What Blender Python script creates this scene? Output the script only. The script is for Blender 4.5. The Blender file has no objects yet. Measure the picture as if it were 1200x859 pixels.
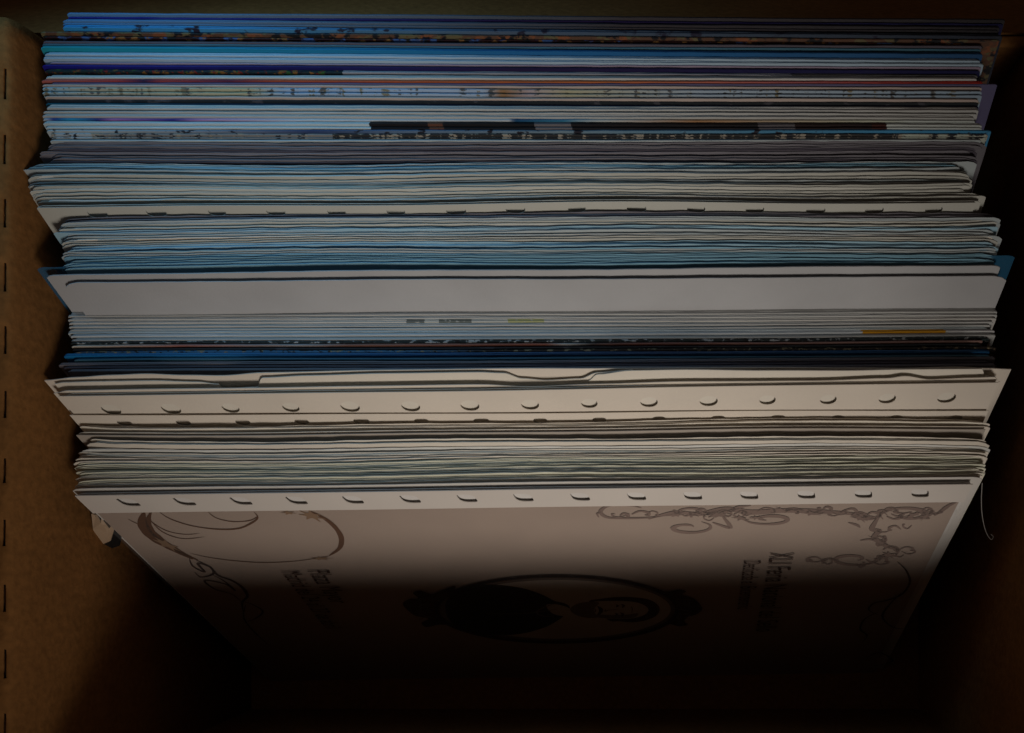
import bpy, bmesh, math, random
from mathutils import Vector, noise
random.seed(7)
S = bpy.context.scene
COL = S.collection

# ------------------------------------------------------------------ camera
# A camera looking straight down into an open cardboard box (cropped frame = lens shift).
FPX, PX, PY, CAMZ = 1222.0, 780.0, 610.0, 0.526
cd = bpy.data.cameras.new('camera'); cam = bpy.data.objects.new('camera', cd); COL.objects.link(cam)
cd.sensor_width = 36.0; cd.lens = FPX / 1200.0 * 36.0
cd.shift_x = (600 - PX) / 1200.0; cd.shift_y = (PY - 429.5) / 1200.0
cd.clip_start = 0.01; cd.clip_end = 50
cam.location = (0, 0, CAMZ); cam.rotation_euler = (0, 0, 0)
S.camera = cam

# ------------------------------------------------------------------ world + lamps
w = bpy.data.worlds.new('World'); S.world = w; w.use_nodes = True
bg = w.node_tree.nodes['Background']; bg.inputs[0].default_value = (1.0, 0.74, 0.60, 1); bg.inputs[1].default_value = 0.028

def area(name, loc, target, size, power, col, sy=None):
    l = bpy.data.lights.new(name, 'AREA'); l.energy = power; l.color = col
    l.shape = 'RECTANGLE'; l.size = size; l.size_y = sy or size
    o = bpy.data.objects.new(name, l); COL.objects.link(o); o.location = loc
    o.rotation_euler = (Vector(target) - Vector(loc)).to_track_quat('-Z', 'Y').to_euler()
    return o
L = Vector((0.46, -1.06, 0.84)).normalized()
tgt = Vector((-0.015, -0.045, 0.17))
k = area('window_light', tgt + L * 0.72, tgt, 0.19, 0.205, (1.0, 0.915, 0.83), 0.34); k.data.spread = math.radians(36)
k = area('sky_light', (-0.25, 0.27, 0.42), (-0.135, 0.15, 0.19), 0.10, 0.043, (0.27, 0.65, 1.0)); k.data.spread = math.radians(46)

S.view_settings.view_transform = 'Standard'; S.view_settings.look = 'None'
S.view_settings.exposure = 0; S.view_settings.gamma = 1; S.view_settings.use_curve_mapping = False
S.render.engine = 'CYCLES'
S.cycles.max_bounces = 5; S.cycles.diffuse_bounces = 3; S.cycles.glossy_bounces = 2; S.cycles.transparent_max_bounces = 12

# ------------------------------------------------------------------ helpers
def P(X, Y, d):      # a point at depth d (mm below the camera) seen at photograph pixel X, Y
    return Vector(((X - PX) * d / FPX / 1000, (PY - Y) * d / FPX / 1000, CAMZ - d / 1000))

MATS = {}
def mat(key, base, rough=0.6, var=0.06, stops=None, interp='CONSTANT', spots=None, bump=0.15, scale=900, rnd=0.10, spec=0.3, trans=0, lim=None):
    if key in MATS: return MATS[key]
    m = bpy.data.materials.new(key); m.use_nodes = True; nt = m.node_tree; N = nt.nodes; K = nt.links
    b = N['Principled BSDF']; b.inputs['Roughness'].default_value = rough
    b.inputs['Specular IOR Level'].default_value = spec
    tc = N.new('ShaderNodeTexCoord')
    if stops:
        sep = N.new('ShaderNodeSeparateXYZ'); K.new(tc.outputs['Generated'], sep.inputs[0])
        r = N.new('ShaderNodeValToRGB'); r.color_ramp.interpolation = interp
        e = r.color_ramp.elements
        while len(e) < len(stops): e.new(0.5)
        for i, (p, c) in enumerate(stops):
            e[i].position = p; e[i].color = (*c, 1)
        K.new(sep.outputs[0], r.inputs[0]); out = r.outputs[0]
    else:
        r = N.new('ShaderNodeRGB'); r.outputs[0].default_value = (*base, 1); out = r.outputs[0]
    if spots:        # printed picture: streaky blotches of a few inks
        amt, cs, sc = spots
        mp = N.new('ShaderNodeMapping'); mp.inputs['Scale'].default_value = (sc * 2.2, sc * 3, sc * 3)
        K.new(tc.outputs['Object'], mp.inputs[0])
        for k, c in enumerate(cs):
            n = N.new('ShaderNodeTexNoise'); n.inputs['Scale'].default_value = 1.0 + k * .37; n.inputs['Detail'].default_value = 6
            n.noise_dimensions = '4D'; n.inputs['W'].default_value = 3.1 * k + len(key)
            K.new(mp.outputs[0], n.inputs['Vector'])
            g = N.new('ShaderNodeMapRange'); g.inputs[1].default_value = 0.62 - amt * .15; g.inputs[2].default_value = 0.66 - amt * .15
            K.new(n.outputs[0], g.inputs[0])
            if lim:
                s2 = N.new('ShaderNodeSeparateXYZ'); K.new(tc.outputs['Generated'], s2.inputs[0]); lt = N.new('ShaderNodeMath'); lt.operation = 'LESS_THAN'; lt.inputs[1].default_value = lim; K.new(s2.outputs[0], lt.inputs[0])
                gm = N.new('ShaderNodeMath'); gm.operation = 'MULTIPLY'; K.new(g.outputs[0], gm.inputs[0]); K.new(lt.outputs[0], gm.inputs[1]); g = gm
            mx = N.new('ShaderNodeMix'); mx.data_type = 'RGBA'; K.new(g.outputs[0], mx.inputs[0])
            K.new(out, mx.inputs[6]); mx.inputs[7].default_value = (*c, 1); out = mx.outputs[2]
    oi = N.new('ShaderNodeObjectInfo')
    n1 = N.new('ShaderNodeTexNoise'); n1.inputs['Scale'].default_value = 40; n1.inputs['Detail'].default_value = 3
    K.new(tc.outputs['Object'], n1.inputs['Vector'])
    a = N.new('ShaderNodeMath'); a.operation = 'MULTIPLY_ADD'; a.inputs[1].default_value = rnd; K.new(oi.outputs['Random'], a.inputs[0]); a.inputs[2].default_value = 1 - rnd * .5
    c2 = N.new('ShaderNodeMath'); c2.operation = 'MULTIPLY_ADD'; c2.inputs[1].default_value = var * 4; K.new(n1.outputs[0], c2.inputs[0]); c2.inputs[2].default_value = 1 - var * 2
    mu = N.new('ShaderNodeMath'); mu.operation = 'MULTIPLY'; K.new(a.outputs[0], mu.inputs[0]); K.new(c2.outputs[0], mu.inputs[1])
    vm = N.new('ShaderNodeVectorMath'); vm.operation = 'SCALE'; K.new(out, vm.inputs[0]); K.new(mu.outputs[0], vm.inputs['Scale'])
    K.new(vm.outputs[0], b.inputs['Base Color'])
    if bump:
        n2 = N.new('ShaderNodeTexNoise'); n2.inputs['Scale'].default_value = scale; n2.inputs['Detail'].default_value = 2
        K.new(tc.outputs['Object'], n2.inputs['Vector'])
        bp = N.new('ShaderNodeBump'); bp.inputs['Strength'].default_value = bump; bp.inputs['Distance'].default_value = 0.0004
        K.new(n2.outputs[0], bp.inputs['Height']); K.new(bp.outputs[0], b.inputs['Normal'])
    if trans:
        t = N.new('ShaderNodeBsdfTransparent'); mx = N.new('ShaderNodeMixShader'); mx.inputs[0].default_value = trans
        K.new(b.outputs[0], mx.inputs[1]); K.new(t.outputs[0], mx.inputs[2]); K.new(mx.outputs[0], N['Material Output'].inputs[0])
    MATS[key] = m
    return m

M = {
 'white': lambda: mat('white_paper', (.64, .64, .61)),
 'pale': lambda: mat('pale_card', (.45, .455, .44), rnd=.2),
 'paleblue': lambda: mat('pale_blue_card', (.36, .48, .58)),
 'grey': lambda: mat('grey_paper', (.17, .16, .18), rnd=.35),
 'greydk': lambda: mat('dark_grey_paper', (.08, .07, .09), rnd=.4),
 'cream': lambda: mat('cream_envelope', (.72, .66, .57), rnd=.16),
 'creamgrey': lambda: mat('grey_cream_envelope', (.50, .50, .45), rnd=.2),
 'greencream': lambda: mat('greenish_envelope', (.68, .67, .54), rnd=.16),
 'bluepaper': lambda: mat('blue_paper', (.20, .38, .48), rnd=.25),
 'bluegrey': lambda: mat('blue_grey_envelope', (.41, .46, .47), rnd=.22),
 'blueline': lambda: mat('light_blue_envelope', (.32, .50, .60), rnd=.15),
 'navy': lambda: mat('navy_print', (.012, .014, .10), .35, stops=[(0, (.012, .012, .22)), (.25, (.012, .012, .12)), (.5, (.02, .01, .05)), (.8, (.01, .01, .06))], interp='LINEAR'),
 'black': lambda: mat('black_print', (.012, .016, .02), .4, spots=(.2, [(.05, .05, .06)], 90)),
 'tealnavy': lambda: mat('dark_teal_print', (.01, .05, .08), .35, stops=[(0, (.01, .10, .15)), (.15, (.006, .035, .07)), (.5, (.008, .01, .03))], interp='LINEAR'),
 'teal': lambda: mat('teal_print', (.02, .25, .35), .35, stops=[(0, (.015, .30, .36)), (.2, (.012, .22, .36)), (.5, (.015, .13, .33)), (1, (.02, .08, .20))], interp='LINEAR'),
 'cyan': lambda: mat('cyan_print', (.03, .25, .5), .35, stops=[(0, (.03, .25, .55)), (.2, (.05, .22, .42)), (.45, (.07, .11, .17)), (1, (.025, .03, .045))], interp='LINEAR', spots=(.3, [(.02, .02, .04)], 70)),  # cyan is print; the fall to near-black rightwards is painted-in shade
 'slate': lambda: mat('slate_print', (.1, .16, .25), .4, stops=[(0, (.08, .22, .42)), (.25, (.10, .15, .22)), (.6, (.04, .035, .04)), (1, (.025, .022, .026))], interp='LINEAR'),  # right end darkened in the ramp, painting the dimness of the far right corner
 'brown': lambda: mat('brown_photo_print', (.10, .05, .03), .4, spots=(.55, [(.20, .07, .03), (.12, .10, .05), (.01, .01, .012)], 80)),
 'darkred': lambda: mat('dark_red_print', (.03, .008, .008), .4, spots=(.4, [(.05, .10, .25), (.01, .01, .01), (.22, .10, .03)], 90)),
 'green': lambda: mat('foliage_print', (.02, .03, .02), .4, stops=[(0, (.012, .025, .03)), (.318, (.26, .27, .30)), (.8, (.10, .10, .10))], spots=(.35, [(.03, .09, .02), (.20, .09, .02), (.012, .012, .02), (.16, .02, .015)], 150), lim=.315),
 'mauve': lambda: mat('mauve_card', (.30, .24, .32), .5),
 'red': lambda: mat('red_print', (.35, .06, .05), .4, stops=[(0, (.42, .12, .10)), (.08, (.40, .05, .05)), (.11, (.03, .015, .06)), (.13, (.36, .05, .05)), (.2, (.12, .02, .05)), (.25, (.40, .07, .03)), (.6, (.46, .13, .04)), (.8, (.42, .12, .12)), (.95, (.42, .03, .02))], interp='LINEAR'),
 'skyprint': lambda: mat('beach_postcard_print', (.4, .5, .6), .4, stops=[(0, (.30, .50, .62)), (.05, (.42, .42, .34)), (.22, (.44, .42, .28)), (.26, (.33, .45, .60)), (.47, (.35, .45, .58)), (.49, (.30, .16, .06)), (.52, (.40, .34, .36)), (.56, (.40, .38, .26)), (.7, (.34, .42, .50)), (1, (.30, .40, .50))], interp='LINEAR', spots=(.25, [(.22, .20, .14), (.10, .10, .10)], 160)),
 'magenta': lambda: mat('sunset_postcard_print', (.4, .5, .6), .4, stops=[(0, (.50, .54, .56)), (.012, (.01, .03, .20)), (.03, (.02, .25, .40)), (.06, (.02, .02, .14)), (.075, (.35, .14, .34)), (.14, (.03, .02, .18)), (.17, (.38, .20, .38)), (.28, (.46, .50, .54)), (.50, (.48, .52, .54)), (.505, (.01, .06, .15)), (.56, (.04, .20, .32)), (.60, (.44, .48, .48)), (.70, (.32, .17, .08)), (.9, (.45, .47, .38)), (.93, (.46, .50, .48))], interp='LINEAR'),
 'blackmid': lambda: mat('dark_centre_print', (.5, .5, .5), .45, stops=[(0, (.48, .56, .58)), (.345, (.012, .01, .012)), (.41, (.12, .05, .03)), (.425, (.01, .01, .012)), (.52, (.15, .14, .15)), (.56, (.012, .01, .012)), (.76, (.10, .09, .10)), (.80, (.02, .01, .01)), (.88, (.05, .012, .008)), (.895, (.50, .54, .52))]),
 'bluemid': lambda: mat('blue_and_white_print', (.5, .5, .5), .45, stops=[(0, (.44, .50, .52)), (.28, (.03, .05, .14)), (.37, (.10, .16, .26)), (.55, (.16, .24, .30)), (.75, (.07, .22, .36)), (.9, (.05, .24, .44))], interp='LINEAR', spots=(.2, [(.02, .02, .03)], 120)),
 'dotty': lambda: mat('dotty_photo_print', (.26, .25, .24), .45, stops=[(0, (.36, .42, .46)), (.05, (.20, .20, .20)), (.3, (.03, .03, .03)), (.87, (.03, .03, .03)), (.9, (.40, .44, .38))], spots=(.5, [(.03, .03, .035), (.30, .27, .22)], 200)),
 'blackdots': lambda: mat('black_speckled_print', (.02, .03, .03), .45, spots=(.5, [(.40, .42, .42), (.01, .01, .01)], 230)),
 'pinkbrown': lambda: mat('pink_brown_print', (.3, .15, .12), .45, stops=[(0, (.55, .50, .42)), (.12, (.30, .12, .10)), (.25, (.32, .30, .30)), (.3, (.25, .12, .09)), (.52, (.28, .10, .07)), (.54, (.40, .40, .40)), (.57, (.06, .05, .05)), (.62, (.22, .09, .07)), (.8, (.24, .14, .12))], interp='LINEAR'),
 'braid': lambda: mat('braided_dark_print', (.02, .02, .02), .45, stops=[(0, (.05, .06, .09)), (.1, (.03, .14, .28)), (.35, (.05, .15, .26)), (.45, (.03, .02, .015))], interp='LINEAR', spots=(.45, [(.28, .22, .13), (.01, .01, .01)], 220)),
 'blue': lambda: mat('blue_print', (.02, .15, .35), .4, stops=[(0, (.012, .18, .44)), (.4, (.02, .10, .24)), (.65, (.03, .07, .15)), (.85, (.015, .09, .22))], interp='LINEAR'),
 'tealgrey': lambda: mat('teal_grey_print', (.05, .14, .20), .4),
 'yellowpatch': lambda: mat('card_with_yellow_patch', (.6, .6, .6), .5, stops=[(0, (.52, .56, .58)), (.855, (.52, .24, .005)), (.945, (.50, .50, .50))]),
 'textline': lambda: mat('card_with_small_print', (.5, .5, .5), .5, stops=[(0, (.52, .51, .48)), (.36, (.14, .15, .14)), (.38, (.50, .50, .46)), (.395, (.15, .16, .14)), (.43, (.50, .50, .46)), (.47, (.38, .38, .18)), (.51, (.50, .49, .46))], spots=(.1, [(.45, .44, .40)], 300)),
 'lilac': lambda: mat('lilac_sheet', (.10, .09, .18)),
 'pinkcream': lambda: mat('pink_cream_card', (.46, .38, .34)),
}
def cardboard():
    new = 'brown_cardboard' not in MATS
    m = mat('brown_cardboard', (.26, .118, .036), .9, .10, bump=.6, scale=500, rnd=0, spec=.15)
    if new:
        nt = m.node_tree; N = nt.nodes; K = nt.links; bs = N['Principled BSDF']; old = bs.inputs['Normal'].links[0].from_socket
        g = N.new('ShaderNodeNewGeometry'); sx = N.new('ShaderNodeSeparateXYZ'); K.new(g.outputs['Position'], sx.inputs[0])
        ad = N.new('ShaderNodeMath'); ad.operation = 'ADD'; K.new(sx.outputs[0], ad.inputs[0]); K.new(sx.outputs[1], ad.inputs[1])
        mu = N.new('ShaderNodeMath'); mu.operation = 'MULTIPLY'; mu.inputs[1].default_value = 2 * math.pi / .0052; K.new(ad.outputs[0], mu.inputs[0])
        si = N.new('ShaderNodeMath'); si.operation = 'SINE'; K.new(mu.outputs[0], si.inputs[0])
        bp = N.new('ShaderNodeBump'); bp.inputs['Strength'].default_value = .10; bp.inputs['Distance'].default_value = .00025
        K.new(si.outputs[0], bp.inputs['Height']); K.new(old, bp.inputs['Normal']); K.new(bp.outputs[0], bs.inputs['Normal'])
        # pale and dark fibres
        tc = N.new('ShaderNodeTexCoord'); mp = N.new('ShaderNodeMapping'); mp.inputs['Scale'].default_value = (420, 420, 420); K.new(g.outputs['Position'], mp.inputs[0])
        nz = N.new('ShaderNodeTexNoise'); nz.inputs['Scale'].default_value = 1; nz.inputs['Detail'].default_value = 3; K.new(mp.outputs[0], nz.inputs['Vector'])
        mr = N.new('ShaderNodeMapRange'); mr.inputs[1].default_value = .3; mr.inputs[2].default_value = .7; mr.inputs[3].default_value = .84; mr.inputs[4].default_value = 1.16; K.new(nz.outputs[0], mr.inputs[0])
        c0 = bs.inputs['Base Color'].links[0].from_socket; vm = N.new('ShaderNodeVectorMath'); vm.operation = 'SCALE'; K.new(c0, vm.inputs[0]); K.new(mr.outputs[0], vm.inputs['Scale']); K.new(vm.outputs[0], bs.inputs['Base Color'])
    return m

def setp(o, label=None, cat=None, group=None, kind=None):
    if label: o['label'] = label
    if cat: o['category'] = cat
    if group: o['group'] = group
    if kind: o['kind'] = kind

def mk(name, verts, faces, m, parent=None, origin=None, smooth=False):
    me = bpy.data.meshes.new(name)
    org = Vector(origin) if origin is not None else Vector((0, 0, 0))
    me.from_pydata([Vector(v) - org for v in verts], [], faces); me.update()
    me.materials.append(m)
    if smooth:
        for p in me.polygons: p.use_smooth = True
    o = bpy.data.objects.new(name, me); COL.objects.link(o)
    if parent:
        o.parent = parent; o.location = org - parent.location
    else:
        o.location = org
    bm = bmesh.new(); bm.from_mesh(me); bmesh.ops.recalc_face_normals(bm, faces=bm.faces); bm.to_mesh(me); bm.free()
    return o

def empty(name, loc):
    o = bpy.data.objects.new(name, None); COL.objects.link(o); o.location = loc; o.empty_display_size = .02
    return o

def lean(Y):
    t = (Y - 20) / 560.0
    return math.radians(33.0 - 5.4 * max(0, min(1.1, t)))

def wob(x, Y, amp):
    # slow, shared waviness: neighbours follow each other and never cross
    return amp * 0.001 * (0.5 * math.sin(x * 21 + Y * .021) + 0.32 * math.sin(x * 47 - Y * .035 + 1.3) + 0.3 * noise.noise(Vector((x * 9, Y * .03, 2.2))))

class Frame:
    """plane of one leaning sheet: origin at its top left corner, U along the top edge, D down the sheet, n towards the viewer"""
    def __init__(s, xL, yL, xR, yR, d, dR=None):
        s.A = P(xL, yL, d); s.B = P(xR, yR, dR or d); s.W = (s.B - s.A).length; s.U = (s.B - s.A).normalized()
        a = lean((yL + yR) / 2); s.a = a
        D = Vector((0, -math.sin(a), -math.cos(a))); s.D = (D - s.U * D.dot(s.U)).normalized()
        s.n = s.D.cross(s.U).normalized()
        if s.n.z < 0: s.n = -s.n
        s.Y = (yL + yR) / 2; s.d = d
        s.H = min(0.205, (CAMZ - .001 - d / 1000 + 0.0) / math.cos(a))
    def at(s, u, v, h=0.0, amp=0.0):
        p = s.A + s.U * u + s.D * v + s.n * h
        if amp: p += s.n * wob(p.x, s.Y, amp) * (1 - min(1, v / .15))
        return p
    def uv(s, X, Y, h=0.0):   # where the view line through a pixel meets the plane
        o = Vector((0, 0, CAMZ)); r = P(X, Y, 400) - o
        t = ((s.A + s.n * h) - o).dot(s.n) / r.dot(s.n); q = o + r * t - s.A
        return q.dot(s.U), q.dot(s.D)

def on(base, xL, yL, xR, yR, off, offR=None):
    """a frame lying parallel to another one, off metres in front of it"""
    def sol(x, y, t, A):
        lo, hi = 300.0, 400.0
        for _ in range(50):
            m_ = (lo + hi) / 2
            if (P(x, y, m_) - A).dot(base.n) > t: lo = m_
            else: hi = m_
        return (lo + hi) / 2
    return Frame(xL, yL, xR, yR, sol(xL, yL, off, base.A), sol(xR, yR, offR or off, base.A))

def slab(name, F, t, m, amp=.5, parent=None, h=0.0, rough_edge=.25, rnd_top=True, seed=0, H=None, u0=0, u1=None, v0=0, nx=110, corner=.0015, wig=0, curl=(0, 0)):
    """a leaning sheet or booklet, thickness t (m) behind the frame's front face"""
    H = H or F.H; u1 = F.W if u1 is None else u1
    k = min(t * .5, .0006)
    if rnd_top: prof = [(0, H), (0, .04), (0, .012), (0, k), (-k * .3, k * .28), (-t * .5, 0), (-t + k * .3, k * .28), (-t, k), (-t, H)]
    else: prof = [(0, H), (0, .04), (0, .012), (0, .00008), (-.00008, 0), (-t * .5, 0), (-t + .00008, 0), (-t, .00008), (-t, H)]
    n = len(prof); vs = []; fs = []
    for i in range(nx + 1):
        f = i / nx
        u = u0 + (u1 - u0) * (.5 - .5 * math.cos(math.pi * f)) if False else u0 + (u1 - u0) * f
        if i == 1: u = u0 + corner * .6
        if i == 2: u = u0 + corner * 1.6
        if i == nx - 1: u = u1 - corner * .6
        if i == nx - 2: u = u1 - corner * 1.6
        e = min(u - u0, u1 - u)
        dr = corner * .7 * max(0, 1 - e / (corner * 1.5)) ** 2
        dr += rough_edge * .001 * noise.noise(Vector((u * 14, seed * 3.7, 0))) + rough_edge * .0007 * noise.noise(Vector((u * 140, seed * 1.7, 5)))
        wg = wig * (noise.noise(Vector((u * 7, seed * 5.1, 9))) + .5 * noise.noise(Vector((u * 19, seed * 2.3, 4)))); tv = 1 + (.45 if wig else 0) * noise.noise(Vector((u * 8, seed * 8.8, 1)))
        wg += curl[0] * max(0, 1 - (u - u0) / .014) ** 2 + curl[1] * max(0, 1 - (u1 - u) / .014) ** 2
        for (hh, v) in prof:
            vv = v0 + v + (dr if v < .02 else 0)
            vs.append(F.at(u, vv, h + hh * (tv if v < .1 else 1) + wg * max(0, 1 - v / .08), amp))
    for i in range(nx):
        for j in range(n):
            a = i * n + j; b = i * n + (j + 1) % n
            fs.append((a, b, b + n, a + n))
    fs.append(tuple(range(n))); fs.append(tuple(range(nx * n, nx * n + n))[::-1])
    return mk(name, vs, fs, m, parent, origin=F.at(F.W / 2, H, 0))

def punched(name, F, t, m, holes, hw, hh, vh, strip, amp=.4, parent=None, h=0.0, u0=0, u1=None, H=None, rnd=16, squareness=1.0, extra_rows=()):
    """a leaf whose top strip has real punched holes at u positions `holes`, centre at depth vh"""
    u1 = F.W if u1 is None else u1; H = H or F.H; vs = []; fs = []
    def V(u, v):
        vs.append(F.at(u, v, h, amp)); return len(vs) - 1
    cuts = [u0] + [(a + b) / 2 for a, b in zip(holes, holes[1:])] + [u1]
    nq = rnd // 4
    for i, c in enumerate(holes):
        a, b = cuts[i], cuts[i + 1]
        outer = []
        for k in range(nq): outer.append((a + (b - a) * k / nq, 0))
        for k in range(nq): outer.append((b, strip * k / nq))
        for k in range(nq): outer.append((b + (a - b) * k / nq, strip))
        for k in range(nq): outer.append((a, strip + (0 - strip) * k / nq))
        inner = []
        jx = random.uniform(-.0003, .0003); jr = random.uniform(.92, 1.08)
        for k in range(len(outer)):
            th = -math.pi * .75 + 2 * math.pi * k / len(outer)
            cx, sy = math.cos(th), math.sin(th)
            e = squareness
            inner.append((c + jx + jr * hw / 2 * math.copysign(abs(cx) ** e, cx), vh + jx * .5 + jr * hh / 2 * math.copysign(abs(sy) ** e, sy)))
        io = [V(*p) for p in outer]; ii = [V(*p) for p in inner]
        for k in range(len(io)):
            k2 = (k + 1) % len(io); fs.append((io[k], io[k2], ii[k2], ii[k]))
    nx = 48; rows = [strip, strip + .004, strip + .012, strip + .03, .08, H]
    g = [[V(u0 + (u1 - u0) * i / nx, v) for i in range(nx + 1)] for v in rows]
    for r in range(len(rows) - 1):
        for i in range(nx): fs.append((g[r][i], g[r][i + 1], g[r + 1][i + 1], g[r + 1][i]))
    o = mk(name, vs, fs, m, parent, origin=F.at(F.W / 2, H, 0))
    me = o.data; bm = bmesh.new(); bm.from_mesh(me)
    bmesh.ops.remove_doubles(bm, verts=bm.verts, dist=.00002)
    bmesh.ops.recalc_face_normals(bm, faces=bm.faces)
    bm.to_mesh(me); bm.free()
    md = o.modifiers.new('thickness', 'SOLIDIFY'); md.thickness = t; md.offset = 0
    return o

# ------------------------------------------------------------------ table under the box (setting)
tb = mat('dark_table_wood', (.03, .02, .015), .5, .2)
mk('table_surface', [(-1.2, -1.2, -.006), (1.2, -1.2, -.006), (1.2, 1.2, -.006), (-1.2, 1.2, -.006), (-1.2, -1.2, -.03), (1.2, -1.2, -.03), (1.2, 1.2, -.03), (-1.2, 1.2, -.03)],
   [(0, 1, 2, 3), (4, 7, 6, 5), (0, 4, 5, 1), (1, 5, 6, 2), (2, 6, 7, 3), (3, 7, 4, 0)], tb)['kind'] = 'structure'

# ------------------------------------------------------------------ cardboard box
RIM = CAMZ - .335
XL, XR, YF, YB, T = -.2095, .1275, -.095, .1660, .004
cb = cardboard()
box = empty('cardboard_box', (0, 0, 0))
setp(box, 'open brown cardboard box holding the whole row of envelopes and cards', 'box')
def wall(name, x0, x1, y0, y1, z0, z1, bev=.0012, m=cb, parent=box):
    me = bpy.data.meshes.new(name); bm = bmesh.new()
    bmesh.ops.create_cube(bm, size=1)
    c = Vector(((x0 + x1) / 2, (y0 + y1) / 2, (z0 + z1) / 2))
    for v in bm.verts: v.co = Vector((v.co.x * (x1 - x0), v.co.y * (y1 - y0), v.co.z * (z1 - z0)))
    if bev: bmesh.ops.bevel(bm, geom=list(bm.edges), offset=bev, segments=3, affect='EDGES', profile=.5)
    bm.to_mesh(me); bm.free(); me.materials.append(m)
    for p in me.polygons: p.use_smooth = False
    o = bpy.data.objects.new(name, me); COL.objects.link(o); o.location = c - (parent.location if parent else Vector())
    if parent: o.parent = parent
    return o
wall('bottom_panel', XL, XR, YF, YB, -.004, 0, 0)
wall('side_panel', XR, XR + T, YF - T, YB + T, -.0045, RIM)
wall('end_panel', XL, XR, YF - T, YF, -.0042, RIM - .0005)
wall('end_panel', XL, XR, YB, YB + T, -.0042, RIM - .0300)

# left wall: curved lip over a perforated fold, then the flap going outwards
def lip():
    y0, y1 = YF - T, YB - .0045
    prof = [(XL, -.0043), (XL, RIM - .016), (XL - .0002, RIM - .009), (XL - .0010, RIM - .0035), (XL - .0018, RIM - .0012), (XL - .0026, RIM - .0002)]
    sl0, sl1 = XL - .0026, XL - .0033
    slits = []
    for (a, b) in [(80, 117), (158, 193), (233, 267), (308, 342), (382, 415), (458, 490), (537, 566), (609, 640), (685, 717), (761, 795), (836, 868), (912, 944)]:
        slits.append(((PY - b) * .335 / FPX, (PY - a) * .335 / FPX))
    ys = sorted(set([y0, y1] + [v for s in slits for v in s if y0 < v < y1]))
    cols = prof + [(sl1, RIM - .0001), (XL - .006, RIM - .0001), (XL - .014, RIM - .0012), (XL - .05, RIM - .012)]
    vs = []; fs = []
    fine = []
    for a, b in zip(ys, ys[1:]):
        k = 3
        for q in range(k): fine.append(a + (b - a) * q / k)
    fine.append(ys[-1])
    for y in fine:
        for c in cols: vs.append((c[0] + .0004 * noise.noise(Vector((y * 25, c[1] * 8, 1))), y, c[1] + .0003 * noise.noise(Vector((y * 30, 3, 2)))))
    n = len(cols)
    for i in range(len(fine) - 1):
        ym = (fine[i] + fine[i + 1]) / 2
        for j in range(n - 1):
            if j == 5 and any(a <= ym <= b for a, b in slits): continue
            fs.append((i * n + j, i * n + j + 1, (i + 1) * n + j + 1, (i + 1) * n + j))
    o = mk('side_panel', vs, fs, cb, box, smooth=True)
    md = o.modifiers.new('board', 'SOLIDIFY'); md.thickness = .0035; md.offset = -1 if False else 0
    md.thickness = .0012
    dk = mat('slit_dark', (.02, .012, .008), .9, rnd=0)  # near-black boxes under the cuts, painting the shade inside each slit
    for (a, b) in slits:
        if a < y0: continue
        wall('perforation_slit_shade', sl1 - .0006, sl0 + .0006, a - .0004, b + .0004, RIM - .0040, RIM - .0008, 0, dk)
    # outer skin of the double board
    mk('outer_skin', [(XL - .0062, y0, -.0045), (XL - .0062, y1, -.0045), (XL - .0062, y1, RIM - .004), (XL - .0062, y0, RIM - .004),
                      (XL - .0030, y0, -.0045), (XL - .0030, y1, -.0045), (XL - .0030, y1, RIM - .005), (XL - .0030, y0, RIM - .005)],
       [(0, 1, 2, 3), (4, 7, 6, 5), (3, 2, 6, 7), (0, 3, 7, 4), (1, 5, 6, 2), (0, 4, 5, 1)], cb, box)
lip()
# back flap folded outwards over the far rim
mk('back_flap', [(XL - .06, YB + T + .0005, RIM - .0295), (XR + .02, YB + T + .0005, RIM - .0295), (XR + .02, YB + .06, RIM - .105), (XL - .06, YB + .06, RIM - .105),
                 (XL - .06, YB + T + .0005, RIM - .0335), (XR + .02, YB + T + .0005, RIM - .0335), (XR + .02, YB + .057, RIM - .107), (XL - .06, YB + .057, RIM - .107)],
   [(0, 1, 2, 3), (4, 7, 6, 5), (0, 4, 5, 1), (1, 5, 6, 2), (2, 6, 7, 3), (3, 7, 4, 0)], cb, box)

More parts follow.
